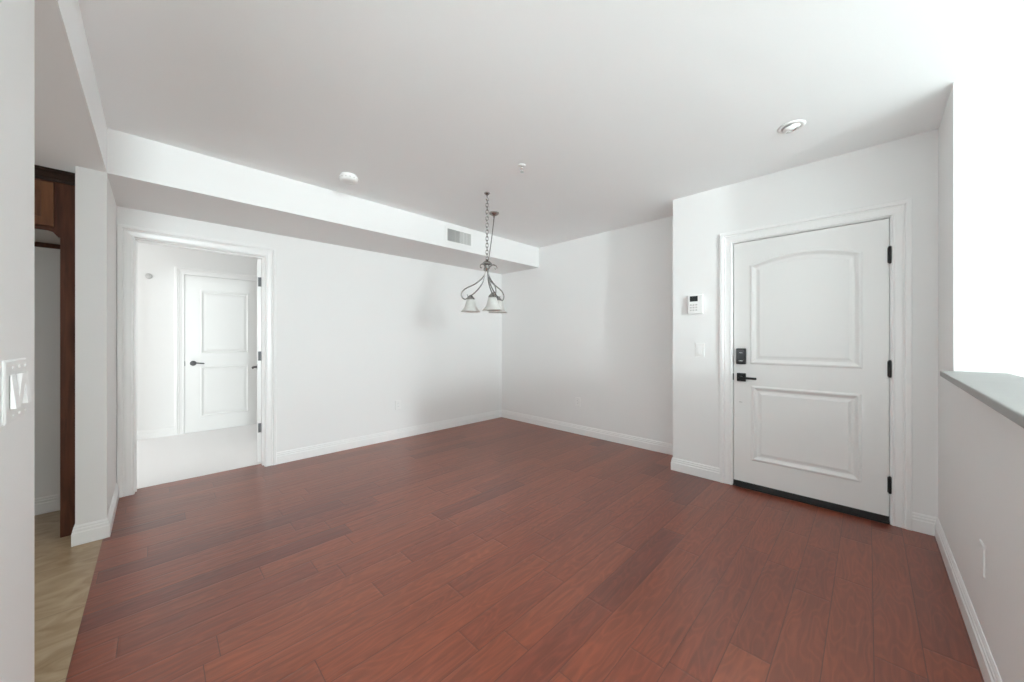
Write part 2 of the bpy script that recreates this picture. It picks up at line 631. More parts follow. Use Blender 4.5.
# ------------------------------------------------------------------ the room shell
bm = bmesh.new()
box(bm, -0.2255, 4.0, -0.47, 4.225, -0.08, 0.0)
struct('floor', bm, 'floor', label='glossy red-brown hardwood plank floor of the empty room', cat='floor')
bm = bmesh.new()
box(bm, -0.2255, 4.0, yRear - 0.1, -0.47, -0.08, 0.006)
box(bm, GX - 0.12, -0.2255, yRear - 0.1, 0.90, -0.08, 0.006)
struct('floor_great_room', bm, 'bouncecarpet')
sbox('floor_kitchen', 'tile', KX - 0.1, -0.2255, 0.90, 4.225, -0.08, -0.002, label='beige stone tile floor beyond the left opening', cat='floor')
sbox('floor_bedroom', 'carpet', BED_X - 0.1, 2.6, 4.225, BED_Y + 0.1, -0.08, 0.004, label='pale carpet seen through the open doorway', cat='carpet')
bm = bmesh.new()
box(bm, xP, 4.0, yRear - 0.1, 4.225, H, H + 0.1)
box(bm, GX - 0.12, xP, yRear - 0.1, 0.90, H, H + 0.1)
struct('ceiling', bm, 'ceil', label='flat white ceiling over the wood floored room', cat='ceiling')
sbox('ceiling_soffit', 'wall', xP, xB, ys, yA, zs, H, label='long white dropped soffit along the wall with the doorway', cat='soffit')
sbox('ceiling_kitchen', 'ceil', KX - 0.1, xP, 0.90, 4.225, zs, H + 0.1, label='lowered shaded ceiling beyond the left opening', cat='ceiling')
sbox('ceiling_bedroom', 'ceil', BED_X - 0.1, 2.6, 4.225, BED_Y + 0.1, BED_H, BED_H + 0.1, label='ceiling of the room behind the doorway', cat='ceiling')

bm = bmesh.new()       # back wall with the doorway to the bedroom
box(bm, KX - 0.1, D2L - 0.012, yA, yA + 0.12, 0, H)
box(bm, D2L - 0.012, D2R + 0.012, yA, yA + 0.12, D2H + 0.012, H)
box(bm, D2R + 0.012, 4.0, yA, yA + 0.12, 0, H)
struct('wall_back', bm, 'wall', label='white wall with the open doorway and the soffit above', cat='wall')
sbox('wall_right', 'wall', xB, xB + 0.12, yC - 0.13, yA, 0, H, label='plain white wall left of the entry door corner', cat='wall')
bm = bmesh.new()       # entry wall with its return
box(bm, xC, xC + 0.125, D1L + 0.012, yC, 0, H)
box(bm, xC, xC + 0.125, D1R - 0.012, D1L + 0.012, D1H + 0.012, H)
box(bm, xC, xC + 0.125, yD - 0.02, D1R - 0.012, 0, H)
box(bm, xC + 0.125, xB, yC - 0.12, yC, 0, H)
struct('wall_entry', bm, 'wall', label='white wall holding the entry door and keypad', cat='wall')
sbox('wall_column', 'wall', xD, xC, yD - 0.16, yD, 0, H, label='narrow full height wall end right of the entry door', cat='wall')
sbox('wall_far_side', 'wall', xD, xD + 0.12, yRear, yD - 0.16, 0, H, label='bright white wall seen above the half wall', cat='wall')
sbox('wall_half', 'wall', 1.20, xD, yD - 0.13, yD, 0, 1.032, label='white half wall under the ledge at right', cat='wall')
sbox('wall_left', 'wall', xPl, xP, 0.90, yLW, 0, zs, label='white wall close beside the camera at far left', cat='wall')
bm = bmesh.new()       # wall of the large room behind the camera, opening added for fill light
for b in ((yRear, -0.6, 0, H), (-0.6, 0.6, 0, 0.25), (-0.6, 0.6, 1.75, H), (0.6, 0.90, 0, H)):
    box(bm, GX - 0.12, GX, b[0], b[1], b[2], b[3])
struct('wall_great_room', bm, 'wall')
for nm, y0, y1 in (('window_added_fill', -0.6, 0.6),):  # frame of an invented window that lets fill light in
    bm = bmesh.new()
    ym = (y0 + y1) / 2
    for b in ((y0, y0 + 0.05, 0.25, 1.75), (y1 - 0.05, y1, 0.25, 1.75), (ym - 0.02, ym + 0.02, 0.3, 1.70), (y0 + 0.05, y1 - 0.05, 0.25, 0.3), (y0 + 0.05, y1 - 0.05, 1.70, 1.75)):
        box(bm, GX - 0.09, GX - 0.03, b[0], b[1], b[2], b[3])
    struct(nm, bm, 'trim', label='added unseen fill window of the room behind the camera', cat='window')
sbox('wall_stub', 'wall', xPl, xP, ys, yA, 0, zs, label='narrow white wall end between wooden cabinet and doorway', cat='wall')
bm = bmesh.new()       # wall behind the camera with two windows
for b in ((GX - 0.12, -1.7, 0, H), (-1.7, 0.0, 0, 0.2), (-1.7, 0.0, 2.36, H), (0.0, xD + 0.12, 0, H)):
    box(bm, b[0], b[1], yRear - 0.12, yRear, b[2], b[3])
struct('wall_rear', bm, 'wall', label='wall with windows behind the camera', cat='wall')
bm = bmesh.new()
for b in ((-1.7, -1.65, 0.2, 2.36), (-0.05, 0.0, 0.2, 2.36), (-0.87, -0.83, 0.25, 2.31), (-1.65, -0.05, 0.2, 0.25), (-1.65, -0.05, 2.31, 2.36)):
    box(bm, b[0], b[1], yRear - 0.09, yRear - 0.03, b[2], b[3])
struct('window_1', bm, 'trim', label='tall window behind the camera', cat='window')
# bedroom and kitchen enclosures
sbox('wall_bedroom_back', 'wall', BED_X, 2.5, BED_Y, BED_Y + 0.1, 0, BED_H, label='white wall with the closed door beyond the doorway', cat='wall')
sbox('wall_bedroom_right', 'wall', 2.5, 2.6, 4.225, BED_Y + 0.1, 0, BED_H)
bm = bmesh.new()
box(bm, BED_X - 0.1, BED_X, 4.225, 4.85, 0, BED_H)
box(bm, BED_X - 0.1, BED_X, 5.95, BED_Y + 0.1, 0, BED_H)
box(bm, BED_X - 0.1, BED_X, 4.85, 5.95, 0, 0.9)
box(bm, BED_X - 0.1, BED_X, 4.85, 5.95, 1.95, BED_H)
struct('wall_bedroom_left', bm, 'wall')
bm = bmesh.new()
box(bm, KX - 0.1, KX, 0.90, 2.0, 0, zs)
box(bm, KX - 0.1, KX, 3.0, yA, 0, zs)
box(bm, KX - 0.1, KX, 2.0, 3.0, 0, 0.95)
box(bm, KX - 0.1, KX, 2.0, 3.0, 1.95, zs)
struct('wall_kitchen_left', bm, 'wall')
sbox('wall_kitchen_front', 'wall', KX - 0.1, xP, 0.78, 0.90, 0, H)

# cap on the half wall, a little wider towards the near end
bm = bmesh.new()
pl = [(xD - 0.005, -0.262), (1.17, -0.228), (1.17, -0.475), (xD - 0.001, -0.475)]
lo = [bm.verts.new((x, y, 1.032)) for x, y in pl]
hi = [bm.verts.new((x, y, 1.060)) for x, y in pl]
bm.faces.new(lo[::-1]); bm.faces.new(hi)
for i in range(4):
    bm.faces.new((lo[i], lo[(i + 1) % 4], hi[(i + 1) % 4], hi[i]))
o = struct('trim_ledge', bm, 'cap', label='pale gray ledge capping the half wall at right', cat='ledge', bevel=0.004)

# baseboards
baseboard('baseboard_back', (D2R + 0.09, yA), (xB, yA), (0, -1), 0, -1, 'white baseboard under the blank wall with the soffit')
baseboard('baseboard_right', (xB, yA), (xB, yC), (-1, 0), -1, -1, 'white baseboard left of the entry door corner')
baseboard('baseboard_return', (xB, yC), (xC, yC), (0, 1), -1, 1)
baseboard('baseboard_entry', (xC, yC), (xC, D1L + 0.09), (-1, 0), 1, 0, 'short white baseboard left of the entry door')
baseboard('baseboard_entry_end', (xC, D1R - 0.09), (xC, yD), (-1, 0), 0, -1, 'short white baseboard right of the entry door')
baseboard('baseboard_half', (xC, yD), (1.20, yD), (0, 1), -1, 0, 'white baseboard along the half wall')
baseboard('baseboard_stub_side', (xP, ys), (xP, yA), (1, 0), 1, -1, 'white baseboard on the stub wall beside the doorway')
baseboard('baseboard_stub_end', (xPl, ys), (xP, ys), (0, -1), 1, 1, 'white baseboard wrapping the narrow wall end')
baseboard('baseboard_stub_kitchen', (xPl, ys + 0.16), (xPl, ys), (-1, 0), 0, 1)
baseboard('baseboard_kitchen', (-1.3, yA), (-0.36, yA), (0, -1), 0, 0, 'white baseboard inside the empty cabinet niche')
baseboard('baseboard_left', (xP, yLW), (xP, 0.78), (1, 0), 1, 0)
baseboard('baseboard_far', (xD, yD - 0.16), (xD, yRear), (-1, 0), 0, 0)
baseboard('baseboard_bedroom', (BED_X, BED_Y), (0.184, BED_Y), (0, -1), 0, 0)
baseboard('baseboard_bedroom_end', (1.184, BED_Y), (2.5, BED_Y), (0, -1), 0, 0)

# ------------------------------------------------------------------ entry door (door_1)
d1 = thing('door_1', 'white panelled entry door with arched upper panel and black hardware', 'door', (xC, D1L, 0), ON_RIGHT, kind='structure')
DW = D1L - D1R
bm = bmesh.new()
prof1 = ((0.010, -0.007), (0.018, -0.007), (0.030, 0.002), (0.040, 0.007), (0.052, 0.006), (0.068, 0.001))
panelled_slab(bm, DW - 0.010, D1H - 0.054, 0.044,
              [panel_loop(0.118, 0.778, 1.020, 1.828, 0.065), panel_loop(0.130, 0.772, 0.235, 0.846)],
              prof1, z0=0.048, x0=0.005)
for v in bm.verts:
    v.co.y += 0.004
obj('door_slab', bm, 'door', d1)
bm = bmesh.new()       # jamb lining the opening
box(bm, -0.012, 0.0, -0.002, 0.125, 0, D1H + 0.012)
box(bm, DW, DW + 0.012, -0.002, 0.125, 0, D1H + 0.012)
box(bm, 0.0, DW, -0.002, 0.125, D1H, D1H + 0.012)
box(bm, 0.0, 0.012, 0.050, 0.062, 0, D1H)
box(bm, DW - 0.012, DW, 0.050, 0.062, 0, D1H)
box(bm, 0.012, DW - 0.012, 0.050, 0.062, D1H - 0.012, D1H)
obj('jamb', bm, 'trim', d1)
bm = bmesh.new()
casing(bm, -0.006, DW + 0.006, D1H + 0.006, CASE)
obj('casing', bm, 'trim', d1)
bm = bmesh.new()
box(bm, 0.002, DW - 0.002, -0.012, 0.12, 0.0, 0.012)
bm.verts.ensure_lookup_table()
box(bm, 0.004, DW - 0.004, -0.003, 0.046, 0.012, 0.047)
t_ = obj('threshold', bm, 'blackrubber', d1)
t_['label'] = 'black threshold and sweep under the door'
for zc in (1.780, 1.027, 0.260):
    bm = bmesh.new()
    lathe(bm, ((0.0035, zc - 0.058), (0.0075, zc - 0.054), (0.0085, zc - 0.050), (0.0085, zc + 0.050), (0.0075, zc + 0.054), (0.0035, zc + 0.058)), 14, c=(DW - 0.001, -0.008, 0))
    for k in (-0.02, 0.02):
        lathe(bm, ((0.0092, zc + k - 0.001), (0.0092, zc + k + 0.001)), 14, c=(DW - 0.001, -0.008, 0))
    box(bm, DW - 0.012, DW + 0.008, -0.004, 0.003, zc - 0.05, zc + 0.05)
    hg = obj('hinge', bm, 'black', d1)
    hg['label'] = 'black hinge'
bm = bmesh.new()       # electronic deadbolt
rbox(bm, 0.026, 0.096, -0.024, 0.004, 1.018, 1.148, 0.007, 3)
db = obj('deadbolt_keypad', bm, 'black', d1)
bm = bmesh.new()
rbox(bm, 0.033, 0.089, -0.0265, -0.0235, 1.060, 1.140, 0.0011, 1)
obj('touch_panel', bm, 'screen', db)
bm = bmesh.new()
box(bm, 0.050, 0.073, -0.0272, -0.0262, 1.111, 1.114)
obj('badge', bm, 'grayplastic', db)
bm = bmesh.new()
lathe(bm, ((0.018, -0.0235), (0.017, -0.0275), (0.010, -0.0285)), 20, 'y', (0.0, 0, 0))
for v in bm.verts:
    v.co.x = v.co.x * 0.95 + 0.062
    v.co.z = v.co.z * 0.28 + 1.046
obj('key_cover', bm, 'chrome', db)
bm = bmesh.new()       # lever handle
rbox(bm, 0.030, 0.094, -0.014, 0.004, 0.876, 0.944, 0.004, 2)
ro = obj('handle', bm, 'black', d1)
bm = bmesh.new()
lathe(bm, ((0.013, -0.05), (0.013, -0.012)), 16, 'y', (0.062, 0, 0.908))
rbox(bm, 0.052, 0.176, -0.062, -0.046, 0.898, 0.917, 0.005, 2)
obj('lever', bm, 'black', ro)
bm = bmesh.new()
box(bm, -0.001, 0.006, -0.0035, 0.003, 0.882, 0.938)
obj('latch_plate', bm, 'slot', d1)
bm = bmesh.new()       # little oval plug in the face of the door
lathe(bm, ((0.010, 0.0045), (0.009, 0.0020), (0.005, 0.0015)), 16, 'y')
for v in bm.verts:
    v.co.x = v.co.x * 1.5 + 0.055
    v.co.z = v.co.z * 0.4 + 0.703
obj('plug', bm, 'grayplastic', d1)

# ------------------------------------------------------------------ bedroom doorway (trim) and its open door (door_2)
bm = bmesh.new()
box(bm, D2L - 0.012, D2L, yA - 0.002, yA + 0.122, 0, D2H + 0.012)
box(bm, D2R, D2R + 0.012, yA - 0.002, yA + 0.122, 0, D2H + 0.012)
box(bm, D2L, D2R, yA - 0.002, yA + 0.122, D2H, D2H + 0.012)
box(bm, D2L, D2L + 0.010, yA + 0.05, yA + 0.085, 0, D2H)
box(bm, D2R - 0.010, D2R, yA + 0.05, yA + 0.085, 0, D2H)
box(bm, D2L + 0.010, D2R - 0.010, yA + 0.05, yA + 0.085, D2H - 0.010, D2H)
struct('trim_1', bm, 'trim', label='white jamb lining the open doorway', cat='door jamb')
bm = bmesh.new()
casing(bm, D2L - 0.004, D2R + 0.004, D2H + 0.004, [(o_, y_) for o_, y_ in CASE])
for v in bm.verts:
    v.co.y += yA
struct('trim_2', bm, 'trim', label='white moulded casing around the open doorway', cat='door casing')

d2 = thing('door_2', 'white door swung open into the next room, seen edge on', 'door', (D2R - 0.002, yA + 0.126, 0), math.radians(80), kind='structure')
LW = 0.835
bm = bmesh.new()       # leaf runs along local +x from the hinge, its doorway face at local y = +0.035
prof2 = ((0.006, -0.004), (0.014, -0.004), (0.024, 0.003), (0.034, 0.006), (0.060, 0.001))
panelled_slab(bm, LW, D2H - 0.022, 0.035, [panel_loop(0.13, LW - 0.13, 1.02, 1.86), panel_loop(0.13, LW - 0.13, 0.2, 0.86)],
              prof2, z0=0.016, x0=0.003, both=True)
obj('door_slab', bm, 'door', d2)
for zc in (1.788, 1.059, 0.353):
    bm = bmesh.new()
    box(bm, 0.0008, 0.0036, 0.004, 0.028, zc - 0.045, zc + 0.045)
    lathe(bm, ((0.003, zc - 0.05), (0.006, zc - 0.047), (0.006, zc + 0.047), (0.003, zc + 0.05)), 12, c=(-0.001, -0.004, 0))
    h_ = obj('hinge', bm, 'steel', d2)
    h_['label'] = 'dark steel hinge on the door edge'
for side, yy in ((1, 0.035), (-1, 0.0)):
    bm = bmesh.new()
    lathe(bm, ((0.032, yy - side * 0.001), (0.032, yy + side * 0.006), (0.026, yy + side * 0.011), (0.012, yy + side * 0.013), (0.011, yy + side * 0.045)), 20, 'y', (LW - 0.065, 0, 0.905))
    tube(bm, smooth_path(((LW - 0.065, yy + side * 0.048, 0.905), (LW - 0.10, yy + side * 0.052, 0.907), (LW - 0.15, yy + side * 0.05, 0.902), (LW - 0.175, yy + side * 0.046, 0.898)), 5), 0.008, 8)
    obj('lever_handle', bm, 'steel', d2, smooth=True)

# closed door in the far wall of the bedroom (door_3)
d3 = thing('door_3', 'closed white two panel door on the far wall beyond the doorway', 'door', (0.274, BED_Y, 0), ON_BACK, kind='structure')
W3 = 0.82
bm = bmesh.new()
panelled_slab(bm, W3, 2.035, 0.035, [panel_loop(0.150, 0.672, 1.03, 1.875), panel_loop(0.150, 0.672, 0.20, 0.865)], prof2, z0=0.018)
for v in bm.verts:
    v.co.y -= 0.012
obj('door_slab', bm, 'door', d3)
bm = bmesh.new()
casing(bm, -0.006, W3 + 0.006, 2.06, [(o_, y_ - 0.006 if y_ else y_) for o_, y_ in CASE])
obj('casing', bm, 'trim', d3)
bm = bmesh.new()
lathe(bm, ((0.033, -0.012), (0.033, -0.019), (0.026, -0.024), (0.012, -0.026), (0.011, -0.058)), 24, 'y', (0.078, 0, 0.912))
tube(bm, smooth_path(((0.078, -0.058, 0.912), (0.11, -0.062, 0.915), (0.16, -0.06, 0.909), (0.185, -0.056, 0.906)), 5), 0.008, 8)
hh = obj('lever_handle', bm, 'steel', d3, smooth=True)
hh['label'] = 'dark steel lever handle'
bm = bmesh.new()
box(bm, -0.004, 0.001, -0.014, -0.010, 0.88, 0.94)
obj('latch_plate', bm, 'steel', d3)

sn = thing('wall_sensor', 'small round sensor high on the wall beyond the doorway', 'sensor', (-0.055, BED_Y, 2.0), ON_BACK)
bm = bmesh.new()
lathe(bm, ((0.032, 0.0), (0.032, -0.010), (0.027, -0.016)), 24, 'y')
obj('body', bm, 'grayplastic', sn)
bm = bmesh.new()
lathe(bm, ((0.018, -0.015), (0.016, -0.022), (0.007, -0.025)), 20, 'y', (-0.004, 0, 0.003))
obj('lens', bm, 'grayplastic', sn)

# ------------------------------------------------------------------ kitchen cabinet round the empty refrigerator niche
CY = 3.52
kc = thing('refrigerator_cabinet', 'tall dark wooden cabinet surround with an empty niche beyond the left opening', 'cabinet', (-0.338, CY, 0))
NW = 1.02              # overall width, running to local -x
for x0, x1 in ((-0.075, 0.0), (-NW, -NW + 0.075)):
    bm = bmesh.new()
    box(bm, x0, x1, 0.0, 0.02, 0.0, 2.20)
    px0 = x1 - 0.02 if x1 == 0.0 else x0
    box(bm, px0, px0 + 0.02, 0.02, yA - CY - 0.002, 0.0, 2.20)
    obj('side_panel', bm, 'cabinet', kc)
bm = bmesh.new()       # box above the niche
box(bm, -NW + 0.075, -0.075, 0.02, yA - CY - 0.002, 1.90, 1.915)
box(bm, -NW + 0.075, -0.075, yA - CY - 0.014, yA - CY - 0.002, 1.915, 2.20)
obj('underside_panel', bm, 'melamine', kc)
bm = bmesh.new()       # face frame rails, the lower one scalloped where it meets the stiles
box(bm, -NW + 0.075, -0.075, 0.0, 0.02, 2.165, 2.20)
pts = [(-0.075, 1.915), (-0.075, 1.848), (-0.083, 1.850), (-0.092, 1.862), (-0.104, 1.880), (-0.125, 1.886)]
pts += [(-NW - p[0], p[1]) for p in pts[::-1]]
f0 = [bm.verts.new((x, 0.0, z)) for x, z in pts]
f1 = [bm.verts.new((x, 0.02, z)) for x, z in pts]
bm.faces.new(f0); bm.faces.new(f1[::-1])
for i in range(len(pts)):
    j = (i + 1) % len(pts)
    bm.faces.new((f0[i], f0[j], f1[j], f1[i]))
box(bm, -NW / 2 - 0.02, -NW / 2 + 0.02, 0.0, 0.02, 1.915, 2.165)
box(bm, -0.125, -0.075, 0.0, 0.02, 1.915, 2.165)
box(bm, -NW + 0.075, -NW + 0.125, 0.0, 0.02, 1.915, 2.165)
obj('face_frame', bm, 'cabinet', kc)
bm = bmesh.new()
cp = ((0.02, 2.185), (-0.010, 2.185), (-0.014, 2.200), (-0.022, 2.206), (-0.034, 2.228), (-0.046, 2.236), (-0.046, 2.251), (0.02, 2.251))
e0 = [bm.verts.new((0.0, y_, z_)) for y_, z_ in cp]
e1 = [bm.verts.new((-NW, y_, z_)) for y_, z_ in cp]
bm.faces.new(e0); bm.faces.new(e1[::-1])
for i in range(len(cp)):
    j = (i + 1) % len(cp)
    bm.faces.new((e0[i], e0[j], e1[j], e1[i]))
cr = obj('crown_moulding', bm, 'darkwood', kc)
cr['label'] = 'darker crown moulding'
bm = bmesh.new()
box(bm, -NW + 0.095, -0.095, yA - CY - 0.020, yA - CY - 0.002, 1.868, 1.899)
obj('back_rail', bm, 'cabinet', kc)
for x1 in (-0.098, -NW / 2 - 0.012):
    bm = bmesh.new()
    w_ = NW / 2 - 0.110
    panelled_slab(bm, w_, 0.262, 0.020, [panel_loop(x1 - w_ + 0.045, x1 - 0.045, 1.956, 2.117)],
                  ((0.003, 0.004), (0.010, 0.007), (0.014, 0.007), (0.034, 0.001)), z0=1.908, x0=x1 - w_)
    for v in bm.verts:
        v.co.y -= 0.021
    dd = obj('door', bm, 'cabdoor', kc)

# ------------------------------------------------------------------ chandelier, swagged from a ceiling hook
CX, CYY = 2.096, 2.409
ch = thing('chandelier', 'brushed nickel three arm chandelier with frosted bell shades hanging on a chain', 'chandelier', (CX, CYY, H), 0)
RIGHT = Vector((math.sin(YAW), -math.cos(YAW), 0))
TOWARD = Vector((-math.cos(YAW), -math.sin(YAW), 0))
zt = 1.915 - H         # top of the fixture, local
bm = bmesh.new()
lathe(bm, ((0.025, 0.0), (0.025, -0.006), (0.017, -0.013), (0.006, -0.020), (0.005, -0.03)), 16)
tube(bm, smooth_path([(0, 0, -0.028), (0, 0, -0.036), (0.012, 0.0, -0.046), (0.016, 0, -0.060), (0.004, 0, -0.072), (-0.010, 0, -0.064), (-0.012, 0, -0.054)], 5), 0.0028, 8)
obj('ceiling_hook', bm, 'nickel', ch, smooth=True)


def chain_link(bm, c, tangent, ang, ln=0.020, wd=0.0115, r=0.0029):
    """stadium shaped link centred on c, long axis along the tangent"""
    t = Vector(tangent).normalized()
    a = Vector((1, 0, 0)) if abs(t.x) < 0.9 else Vector((0, 1, 0))
    a = (a - t * a.dot(t)).normalized()
    b = t.cross(a)
    s = a * math.cos(ang) + b * math.sin(ang)
    pts = []
    for k in range(14):
        q = 2 * PI * k / 14
        off = (ln - wd) if math.sin(q) > 0 else -(ln - wd)
        pts.append(Vector(c) + s * (wd * math.cos(q)) + t * (wd * math.sin(q) + off))
    tube(bm, pts, r, 6, closed=True)


bm = bmesh.new()
z = -0.078
i = 0
while z > zt + 0.02:
    chain_link(bm, (0, 0, z), (0, 0, 1), (i % 2) * PI / 2 + 0.5)
    z -= 0.0300
    i += 1
obj('chain', bm, 'nickel', ch, smooth=True)
# canopy over the outlet box further back, and the cord that runs from it to the fixture
can = Vector((2.478 - CX, 2.738 - CYY, 0))
bm = bmesh.new()
lathe(bm, ((0.052, 0.0), (0.052, -0.005), (0.046, -0.014), (0.030, -0.024), (0.012, -0.030), (0.009, -0.045), (0.006, -0.052)), 28, c=can)
obj('canopy', bm, 'nickel', ch, smooth=True)
bm = bmesh.new()
pth = []
for k in range(25):
    t = k / 24
    p_ = can.lerp(Vector((0.012, -0.006, 0)), t)
    zz = -0.05 + (zt + 0.02 + 0.05) * t
    sag = 0.05 * 4 * t * (1 - t) * (1 - 0.35 * t)
    pth.append((p_.x, p_.y, zz - sag * 0.55))
tube(bm, pth, 0.0050, 8)
obj('cord', bm, 'nickel', ch, smooth=True)
# turned hub
bm = bmesh.new()
lathe(bm, ((0.004, zt + 0.028), (0.007, zt + 0.020), (0.010, zt + 0.012), (0.022, zt + 0.006), (0.034, zt - 0.004), (0.044, zt - 0.014), (0.045, zt - 0.022),
           (0.030, zt - 0.027), (0.020, zt - 0.034), (0.026, zt - 0.044), (0.028, zt - 0.054), (0.018, zt - 0.066), (0.012, zt - 0.078), (0.006, zt - 0.086)), 28)
obj('hub', bm, 'nickel', ch, smooth=True)
zshade = 1.605 - H
for deg in (188, 308, 68):
    a = math.radians(deg)
    rad = (RIGHT * math.cos(a) + TOWARD * math.sin(a))
    def P(r, z_):
        return rad * r + Vector((0, 0, z_))
    bm = bmesh.new()
    main = smooth_path([P(0.014, zt - 0.050), P(0.018, zt - 0.090), P(0.024, zt - 0.130), P(0.040, zt - 0.185), P(0.075, zt - 0.235), P(0.115, zt - 0.275), P(0.148, zt - 0.300), P(0.152, zt - 0.312)], 6)
    tube(bm, main, 0.0055, 8)
    outer = smooth_path([P(0.016, zt - 0.070), P(0.022, zt - 0.110), P(0.055, zt - 0.155), P(0.110, zt - 0.195), P(0.170, zt - 0.222), P(0.212, zt - 0.245), P(0.236, zt - 0.280),
                         P(0.228, zt - 0.315), P(0.200, zt - 0.330), P(0.176, zt - 0.312), P(0.182, zt - 0.288)], 6)
    tube(bm, outer, [0.0055] * (len(outer) - 14) + [0.0055 - 0.0025 * k / 13 for k in range(14)], 8)
    ar = obj('arm', bm, 'nickel', ch, smooth=True)
    bm = bmesh.new()       # leaf curl under the hub
    a2 = a + math.radians(60)
    r2 = (RIGHT * math.cos(a2) + TOWARD * math.sin(a2))
    curl = smooth_path([r2 * 0.016 + Vector((0, 0, zt - 0.052)), r2 * 0.045 + Vector((0, 0, zt - 0.030)), r2 * 0.075 + Vector((0, 0, zt - 0.034)), r2 * 0.090 + Vector((0, 0, zt - 0.056)), r2 * 0.078 + Vector((0, 0, zt - 0.068)), r2 * 0.070 + Vector((0, 0, zt - 0.058))], 6)
    n_ = len(curl)
    tube(bm, curl, [0.006 - 0.003 * k / (n_ - 1) for k in range(n_)], 8)
    lf = obj('scroll', bm, 'nickel', ch, smooth=True)
    c = P(0.150, 0)
    bm = bmesh.new()       # ribbed metal fitter above the glass
    lathe(bm, ((0.006, zshade + 0.018), (0.012, zshade + 0.014), (0.020, zshade + 0.004), (0.033, zshade - 0.010), (0.036, zshade - 0.020), (0.034, zshade - 0.026)), 24, c=c)
    ft = obj('shade_holder', bm, 'nickel', ch, smooth=True)
    bm = bmesh.new()       # bell shaped glass with thickness
    out = [(0.030, -0.014), (0.036, -0.030), (0.042, -0.050), (0.047, -0.072), (0.054, -0.094), (0.066, -0.112), (0.080, -0.126), (0.090, -0.134)]
    ins = [(r_ - 0.004, z_ - 0.001) for r_, z_ in out[::-1]]
    lathe(bm, [(r_, zshade + z_) for r_, z_ in out + ins], 32, c=c, cap=False)
    obj('glass_shade', bm, 'frost', ch, smooth=True)
    bm = bmesh.new()       # bulb inside
    lathe(bm, [(r_, zshade + z_) for r_, z_ in ((0.012, -0.022), (0.013, -0.045), (0.022, -0.068), (0.027, -0.085), (0.022, -0.103), (0.008, -0.112))], 20, c=c)
    obj('bulb', bm, 'lamp', ch, smooth=True)

# ------------------------------------------------------------------ fixtures on ceiling and soffit
sd = thing('smoke_detector', 'round white smoke detector on the ceiling near the soffit', 'smoke detector', (1.096, 2.940, H))
bm = bmesh.new()
lathe(bm, ((0.062, 0.0), (0.064, -0.010), (0.060, -0.013)), 36)
obj('base', bm, 'plastic', sd)
bm = bmesh.new()
lathe(bm, ((0.068, -0.013), (0.070, -0.020), (0.066, -0.040), (0.054, -0.049), (0.030, -0.052), (0.010, -0.052)), 36)
sdc = obj('cover', bm, 'plastic', sd, smooth=True)
bm = bmesh.new()
for k in range(14):
    a = 2 * PI * k / 14
    v_ = box(bm, 0.0660, 0.0695, -0.006, 0.006, -0.032, -0.025)
    bmesh.ops.rotate(bm, verts=v_, cent=(0, 0, 0), matrix=Matrix.Rotation(a, 3, 'Z'))
obj('vent_slot', bm, 'duct', sdc)
bm = bmesh.new()
lathe(bm, ((0.009, -0.051), (0.009, -0.055), (0.006, -0.056)), 16, c=(0.022, 0.01, 0))
obj('test_button', bm, 'plastic', sd)

sp = thing('fire_sprinkler', 'small metal sprinkler head on the ceiling behind the chandelier hook', 'sprinkler', (1.948, 1.840, H))
bm = bmesh.new()
lathe(bm, ((0.027, 0.0), (0.027, -0.003), (0.020, -0.006), (0.012, -0.007)), 28)
obj('escutcheon', bm, 'plastic', sp, smooth=True)
bm = bmesh.new()
lathe(bm, ((0.009, -0.008), (0.009, -0.020), (0.006, -0.024)), 16)
for s in (-1, 1):
    tube(bm, smooth_path([(s * 0.007, 0, -0.020), (s * 0.013, 0, -0.030), (s * 0.010, 0, -0.042), (0.001 * s, 0, -0.048)], 4), 0.0022, 6)
tube(bm, [(0, 0, -0.024), (0, 0, -0.046)], 0.0022, 6)
obj('sprinkler_body', bm, 'chrome', sp, smooth=True)
bm = bmesh.new()
lathe(bm, ((0.003, -0.047), (0.015, -0.049), (0.015, -0.051), (0.003, -0.052)), 16)
obj('deflector', bm, 'chrome', sp)

rl = thing('recessed_light', 'small recessed eyeball light in the ceiling near the entry door', 'ceiling light', (2.766, 0.335, H))
bm = bmesh.new()       # trim ring with a bevelled face
lathe(bm, ((0.070, 0.0), (0.070, -0.003), (0.062, -0.007), (0.050, -0.006), (0.047, -0.001)), 40, cap=False)
obj('trim_ring', bm, 'plastic', rl, smooth=True)
bm = bmesh.new()       # swivelling socket, a tilted half ball that shows as a chrome rim with a lamp face
lathe(bm, ((0.044, 0.004), (0.047, -0.004), (0.044, -0.014), (0.036, -0.021), (0.031, -0.022), (0.029, -0.014)), 32, cap=False)
bmesh.ops.rotate(bm, verts=bm.verts[:], cent=(0, 0, 0), matrix=Matrix.Rotation(math.radians(-20), 3, Vector((0.6, 0.8, 0))))
eb = obj('eyeball', bm, 'plastic', rl, smooth=True)
bm = bmesh.new()
lathe(bm, ((0.031, -0.0205), (0.0325, -0.0235), (0.0285, -0.0230), (0.0285, -0.014)), 32, cap=False)
bmesh.ops.rotate(bm, verts=bm.verts[:], cent=(0, 0, 0), matrix=Matrix.Rotation(math.radians(-20), 3, Vector((0.6, 0.8, 0))))
obj('lamp_rim', bm, 'chrome', eb, smooth=True)
bm = bmesh.new()
lathe(bm, ((0.029, -0.017), (0.020, -0.020), (0.006, -0.021)), 24)
bmesh.ops.rotate(bm, verts=bm.verts[:], cent=(0, 0, 0), matrix=Matrix.Rotation(math.radians(-20), 3, Vector((0.6, 0.8, 0))))
obj('lamp', bm, 'lamp', rl, smooth=True)

